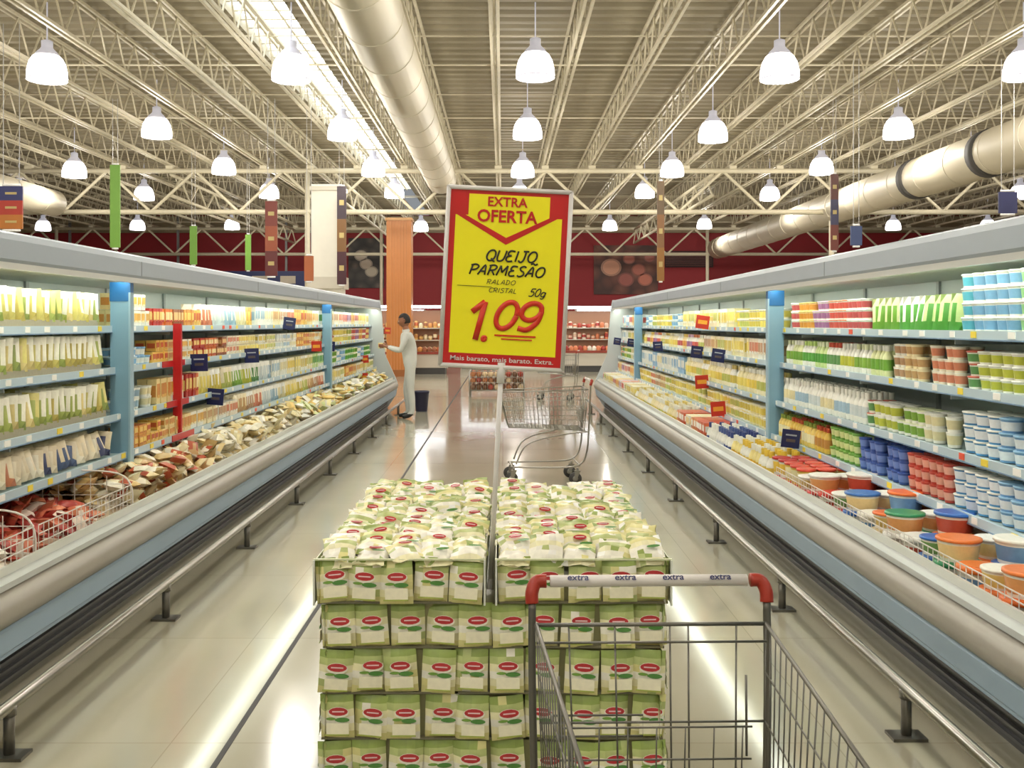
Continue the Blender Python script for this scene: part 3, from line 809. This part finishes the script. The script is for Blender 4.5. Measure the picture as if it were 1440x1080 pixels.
# ---------------------------------------------------------------- person
def person(loc):
    root=bpy.data.objects.new('shop_worker',None); scn.collection.objects.link(root); root.location=loc
    V=[];E=[];Rr=[]
    def n(p,r,par=None):
        V.append(p); Rr.append(r if isinstance(r,tuple) else (r,r))
        if par is not None: E.append((par,len(V)-1))
        return len(V)-1
    pel=n((.02,0,.93),(.13,.15))
    s1=n((.01,0,1.06),(.115,.135),pel); s2=n((-.01,0,1.2),(.12,.15),s1); s3=n((-.035,0,1.34),(.115,.15),s2)
    s4=n((-.05,0,1.43),(.08,.09),s3); nk=n((-.06,0,1.50),.052,s4); hd=n((-.07,0,1.56),.055,nk)
    for s_,off in ((-1,.03),(1,-.05)):
        hp=n((.02+off*.2,s_*.085,.84),(.095,.095),pel); k1=n((.01+off*.5,s_*.095,.66),.085,hp); k=n((0+off,s_*.10,.48),.068,k1)
        c1=n((.02+off,s_*.10,.32),.066,k); an=n((.03+off,s_*.10,.10),.05,c1); ft=n((-.05+off,s_*.105,.045),.04,an); to=n((-.14+off,s_*.115,.035),.034,ft)
    for s_ in (-1,1):
        sh=n((-.045,s_*.16,1.385),.066,s3); e1=n((-.07,s_*.21,1.27),.055,sh); el=n((-.12,s_*.225,1.13),.046,e1)
        fa=n((-.23,s_*.19,1.15),.042,el); wr=n((-.34,s_*.13,1.19),.030,fa); pm=n((-.385,s_*.11,1.205),(.022,.036),wr); pe=n((-.42,s_*.10,1.215),(.018,.036),pm)
    me=bpy.data.meshes.new('bodyskel'); me.from_pydata(V,E,[])
    ob=bpy.data.objects.new('tmp',me); scn.collection.objects.link(ob)
    sk=ob.modifiers.new('s','SKIN'); sk.use_smooth_shade=True
    for i,r in enumerate(Rr): me.skin_vertices[0].data[i].radius=r
    me.skin_vertices[0].data[0].use_root=True
    ss=ob.modifiers.new('ss','SUBSURF'); ss.levels=2; ss.render_levels=2
    dg=bpy.context.evaluated_depsgraph_get(); bpy.context.view_layer.update()
    m2=bpy.data.meshes.new_from_object(ob.evaluated_get(dg)); bpy.data.objects.remove(ob)
    cloth=mat('white_uniform',(204,206,200),.8,bump=.4,nscale=14); skin=mat('skin_tone',(150,100,74),.5); shoe=mat('black_shoe',(28,26,26),.5); hair=mat('black_hair',(22,18,16),.6,nscale=60)
    m2.materials.clear()
    for m in (cloth,skin,shoe): m2.materials.append(m)
    for p in m2.polygons:
        c=p.center; p.use_smooth=True
        p.material_index=1 if (c.z>1.485 or c.x<-.335) else (2 if c.z<.085 else 0)
    b_=bpy.data.objects.new('body',m2); scn.collection.objects.link(b_); b_.parent=root
    hb=MB(); seg,ri=20,14; v=[];f=[]
    for j in range(ri+1):
        ph=math.pi*j/ri
        for i in range(seg):
            th=2*math.pi*i/seg
            x=math.cos(th)*math.sin(ph); y=math.sin(th)*math.sin(ph); z=math.cos(ph)
            px,py,pz=x*.098,y*.077,z*.118
            if z<-.2: px*=1-.25*(-z-.2); py*=1-.35*(-z-.2)
            if x<-.85 and -.35<z<.1: px-=.016*(1-abs(y)*3 if abs(y)<.33 else 0)
            if x<-.6 and .1<z<.3 and .2<abs(y)<.5: px+=.006
            if x<-.6 and -.75<z<-.5: px-=.008
            v.append((px,py,pz))
    for j in range(ri):
        for i in range(seg): f.append((j*seg+i,j*seg+(i+1)%seg,(j+1)*seg+(i+1)%seg,(j+1)*seg+i))
    hb.M=Matrix.Translation((-.085,0,1.625))@Matrix.Rotation(-.18,4,'Y')
    hb.add(v,f,W,0,True)
    for s_ in (-1,1):
        hb.tube(bow([(.01,s_*.074,.025),(.018,s_*.086,.02),(.018,s_*.086,-.01),(.004,s_*.078,-.025)],3),.009,W,0,seg=6)
        hb.lathe(-.083,s_*.031,.008,[(.0,-.008),(.009,-.004),(.009,.004),(.0,.008)],[W]*3,8,2,cap=False)
        hb.tube([(-.088,s_*.018,.03),(-.083,s_*.045,.032)],.003,W,1,seg=4)
    hb.tube([(-.086,-.022,-.058),(-.092,0,-.056),(-.086,.022,-.058)],.005,W,3,seg=5)
    v2=[];f2=[]
    for (x,y,z) in v: v2.append((x*1.07+.006,y*1.07,z*1.06+.004))
    for fc in f:
        cx=sum(v[k][0] for k in fc)/4; czz=sum(v[k][2] for k in fc)/4
        if czz>.055 or (cx>.012 and czz>-.055) : f2.append(fc)
    hb.add(v2,f2,W,1,True)
    hb.build('head',[skin,hair,mat('eye',(230,230,225),.2),mat('lips',(130,70,60),.5)],parent=root)
    hb=MB()
    for s_ in (-1,1):
        for k in range(4):
            z=1.232-.017*k; ln=[.9,1,.95,.75][k]; x0,y0=-.425,s_*.10
            hb.tube(bow([(x0+.01,y0,z),(x0-.03*ln,y0-s_*.002,z),(x0-.055*ln,y0-s_*.012,z-.003),(x0-.07*ln,y0-s_*.03,z-.004)],3),[.0085]*3+[.008]*3+[.0075]*3+[.006],W,0,seg=7)
        hb.tube(bow([(-.385,s_*.09,1.235),(-.40,s_*.07,1.25),(-.43,s_*.062,1.252)],3),[.011]*3+[.0095]*3+[.008],W,0,seg=7)
    hb.build('fingers',[skin],parent=root)
    hb=MB(); hb.box((-.46,0,1.215),(.10,.13,.09),C(236,220,150),top=C(240,236,220)); hb.box((-.46,-.066,1.215),(.08,.003,.05),C(200,60,40))
    hb.build('held_package',[M_PACK],parent=root)
person((-1.56,16.6,0))
mb=MB(); BL=C(30,30,60)
mb.lathe(0,0,0,[(.10,0),(.105,.02),(.135,.33),(.145,.34),(.145,.37),(.13,.37),(.10,.03)],[BL]*6,20,0)
mb.tube([(.145*math.cos(t*math.pi/8),.0,.35-.12*math.sin(t*math.pi/8)) for t in range(9)],.005,C(180,180,180),0,seg=5)
mb.build('cleaning_bucket',[M_PAINT],loc=(-1.46,17.9,0))

# ---------------------------------------------------------------- far hall
mb=MB()
mb.box((-4.2,24,2.45),(.72,.6,4.9),C(228,224,210)); mb.box((-4.2,24,2.55),(.86,.74,.28),C(206,200,184)); mb.box((-4.2,24,4.8),(.8,.68,.1),C(206,200,184))
mb.build('clad_column',[M_PAINT])
mb=MB(); mb.box((-3.1,30,2.36),(.74,.6,4.72),C(196,124,60)); mb.box((-3.1,30,.1),(.8,.66,.2),C(150,90,40)); mb.box((-3.1,30,4.7),(.8,.66,.08),C(210,160,100))
for k in range(6): mb.box((-3.33+.09*k,29.69,2.36),(.015,.02,4.6),C(210,148,90))
mb.build('orange_column',[M_PAINT])
def banner(px0,px1,py0,py1,Y,cols,name):
    xa=(px0-707)/1400*Y; xb=(px1-707)/1400*Y; za=1.58-(py0-455)/1400*Y; zb_=1.58-(py1-455)/1400*Y
    mb=MB(); n=len(cols); hh=(za-zb_)/n
    for i,c in enumerate(cols):
        mb.box(((xa+xb)/2,Y,za-hh*(i+.5)),(xb-xa,.03,hh),C(*c))
    w_=xb-xa
    if n>1:
        for i,c in enumerate(cols):
            mb.box(((xa+xb)/2,Y-.018,za-hh*(i+.5)),(w_*.5,.006,hh*.16),C(190,170,110))
    mb.tube([(xa+.04,Y,za+.02),(xb-.04,Y,za+.02)],.02,W,0,seg=6); mb.tube([(xa+.04,Y,zb_-.02),(xb-.04,Y,zb_-.02)],.02,W,0,seg=6)
    for x in (xa+.05,xb-.05): mb.tube([(x,Y,za),(x,Y,6.1)],.006,C(180,180,180),0,seg=4)
    mb.build(name,[M_PAINT])
banner(155,169,232,348,20,[(116,166,62)],'hanging_banner')
banner(267,277,318,372,26,[(116,166,62)],'hanging_banner')
banner(345,353,330,380,28,[(116,166,62)],'hanging_banner')
banner(373,390,283,388,20,[(120,50,40),(150,74,44),(96,34,34)],'hanging_banner')
banner(474,487,262,400,23,[(60,46,56),(120,84,44),(70,34,44)],'hanging_banner')
banner(0,32,262,322,15,[(40,46,100),(170,50,34),(180,110,40)],'hanging_sign')
banner(924,934,255,395,22,[(100,80,56),(130,90,50),(150,104,44)],'hanging_banner')
banner(1168,1179,245,352,20,[(90,44,38),(56,56,90),(110,50,40)],'hanging_banner')
banner(1404,1430,270,300,17,[(44,48,90)],'hanging_sign')
banner(1196,1212,318,345,17,[(60,76,120)],'hanging_sign')
banner(428,441,360,395,21,[(180,100,56)],'hanging_sign')

def poster_mat(name,c1,c2,c3,scale):
    m=bpy.data.materials.new(name); m.use_nodes=True; nt=m.node_tree; b=nt.nodes['Principled BSDF']
    tc=nt.nodes.new('ShaderNodeTexCoord'); vo=nt.nodes.new('ShaderNodeTexVoronoi'); vo.inputs['Scale'].default_value=scale
    nt.links.new(tc.outputs['Object'],vo.inputs['Vector'])
    cr=nt.nodes.new('ShaderNodeValToRGB'); e=cr.color_ramp.elements
    e[0].color=lin(c1)+(1,); e[1].color=lin(c3)+(1,); e[1].position=.75
    n=e.new(.4); n.color=lin(c2)+(1,)
    nt.links.new(vo.outputs['Distance'],cr.inputs['Fac']); nt.links.new(cr.outputs['Color'],b.inputs['Base Color']); b.inputs['Roughness'].default_value=.5
    return m
def poster(px0,px1,py0,py1,m,discs,name,Y=47.96):
    k=Y/1400; mb=MB()
    xa,xb,za,zb_=(px0-707)*k,(px1-707)*k,1.58-(py0-455)*k,1.58-(py1-455)*k
    mb.box(((xa+xb)/2,Y,(za+zb_)/2),(xb-xa,.06,za-zb_),W,0)
    for (u,v_,r,c) in discs:
        mb.ell((xa+(xb-xa)*u,Y-.035,zb_+(za-zb_)*v_),r,r*.85,C(*c),1,18)
        mb.ell((xa+(xb-xa)*u,Y-.038,zb_+(za-zb_)*v_),r*.8,r*.68,C(*[min(255,int(q*1.25)) for q in c]),1,18)
    mb.build(name,[m,M_PACK])
pm1=poster_mat('meat_poster',(140,90,70),(104,58,48),(66,34,30),1.6)
pm2=poster_mat('bread_poster',(110,96,86),(60,54,50),(30,28,26),2.2)
poster(835,925,345,414,pm1,[(.55,.72,.3,(130,68,54)),(.7,.5,.35,(140,72,56)),(.8,.3,.36,(150,80,60)),(.5,.3,.4,(126,62,52)),(.27,.55,.5,(166,116,92)),(.87,.75,.28,(130,66,54))],'meat_poster')
poster(490,540,335,405,pm2,[(.35,.65,.32,(150,138,120)),(.5,.48,.32,(144,130,112)),(.65,.33,.32,(136,126,108))],'cheese_poster')
poster(935,1003,353,376,mat('grille_dark',(60,30,30),.6),[],'wall_ventilation_grille')
mb=MB()
for k in range(8): mb.box(((969-707)*47.8/1400,47.9,4.42+.09*k-.05),(2.2,.04,.03),C(110,60,56))
mb.build('trim_grille_slats',[M_PAINT])
mb=MB()
mb.box((-15,46,3.6),(12,.2,.8),C(40,50,100)); 
for k in range(9): mb.box((-20.3+1.3*k,45.88,3.6),(.7,.04,.35),C(200,190,170))
for x in (-15,-20,-10): mb.box((x,46,5.2),(.1,.1,2.6),C(120,120,120))
mb.build('blue_fascia_sign',[M_PAINT])
mb=MB(); mb.box((0,YF-.05,6.35),(2*XW,.08,.8),C(170,158,130)); mb.build('trim_far_wall_top',[M_PAINT])

def counter(name,x0,x1,Y,cols,h=.95,shelves=2,lit=True):
    mb=MB(); xm=(x0+x1)/2; w_=x1-x0
    mb.box((xm,Y,.1),(w_-.1,.8,.2),DK); mb.box((xm,Y,.45),(w_,.9,.5),C(204,198,184)); mb.box((xm,Y-.46,.66),(w_,.05,.08),C(150,60,44))
    mb.box((xm,Y+.4,1.15),(w_,.06,1.7),C(170,124,96))
    for k in range(shelves):
        z=1.05+.38*k; mb.box((xm,Y+.18,z),(w_,.42,.03),C(215,210,195))
    for x in (x0+.03,x1-.03):
        mb.box((x,Y+.38,1.1),(.05,.05,1.9),C(190,190,185)); 
        mb.tube([(x,Y+.38,2.05),(x,Y-.25,2.1)],.02,C(190,190,185),0,seg=6)
    mb.box((xm,Y,2.12),(w_,.7,.07),C(210,210,204))
    if lit: mb.box((xm,Y-.15,2.075),(w_-.1,.08,.02),W,1); mb.box((xm,Y-.365,2.11),(w_-.1,.02,.05),W,1)
    x=x0+.1
    while x<x1-.08:
        for dy in (-.3,-.1):
            c=var(C(*R.choice(cols)),.15); mb.lathe(x,Y+dy,.70,[(.07,0),(.085,.05),(.06,.12),(.02,.15)],[c]*3,8,0)
        for k in range(shelves):
            c=var(C(*R.choice(cols)),.15); hh=R.uniform(.12,.24)
            mb.lathe(x,Y+.12,1.065+.38*k,[(.06,0),(.07,hh*.3),(.065,hh*.8),(.03,hh)],[c,var(C(*R.choice(cols))),c],8,0)
        x+=.15
    mb.build(name,[M_PACK,M_TUBE2])
OR=[(210,146,80),(226,186,110),(186,96,56),(232,216,176),(150,90,60)]
MT=[(176,70,56),(210,126,86),(160,50,46),(225,190,166),(230,220,205)]
counter('bakery_display_counter',-4.2,-1.75,31.5,OR)
counter('meat_display_counter',2.0,5.2,33,MT)
counter('produce_display_counter',-1.6,1.8,38,MT+OR,shelves=1)
counter('meat_display_counter',3.0,9.0,41,MT)
counter('bakery_display_counter',-9.0,-3.2,41,OR)
mb=MB(); 
for x in (-.72,.46):
    for y in (21.6,22.3): mb.tube([(x,y,0),(x,y,.55)],.02,W,1,seg=6)
for z in (.12,.3,.42,.54):
    mb.tube([(-.72,21.6,z),(.46,21.6,z),(.46,22.3,z),(-.72,22.3,z)],.008,W,1,seg=5,closed=True)
k=0
while k<=24:
    x=-.72+1.18*k/24; mb.tube([(x,21.6,.12),(x,21.6,.54)],.004,W,1,seg=4); k+=1
mb.box((-.13,21.95,.13),(1.16,.68,.02),C(160,150,130))
for z in (.2,.34,.48):
    for i in range(9):
        for j in range(4):
            mb.lathe(-.65+.13*i,21.7+.17*j,z-.06,[(.04,0),(.062,.04),(.062,.08),(.02,.12)],[var(C(*R.choice([(190,120,70),(225,200,160),(170,60,40),(120,80,50)])),.15)]*3,8,0)
mb.build('bargain_basket_display',[M_PACK,M_CHROME])

# ---------------------------------------------------------------- world & camera
w=bpy.data.worlds.new('World'); scn.world=w; w.use_nodes=True
w.node_tree.nodes['Background'].inputs[0].default_value=(.9,.95,1,1); w.node_tree.nodes['Background'].inputs[1].default_value=.3
cam=bpy.data.cameras.new('camera'); co=bpy.data.objects.new('camera',cam); scn.collection.objects.link(co)
co.location=(0,0,1.58); co.rotation_euler=(math.pi/2,0,0)
cam.sensor_width=36; cam.lens=35.0; cam.shift_x=13/1440; cam.shift_y=-85/1440; cam.clip_start=.05; cam.clip_end=200
scn.camera=co
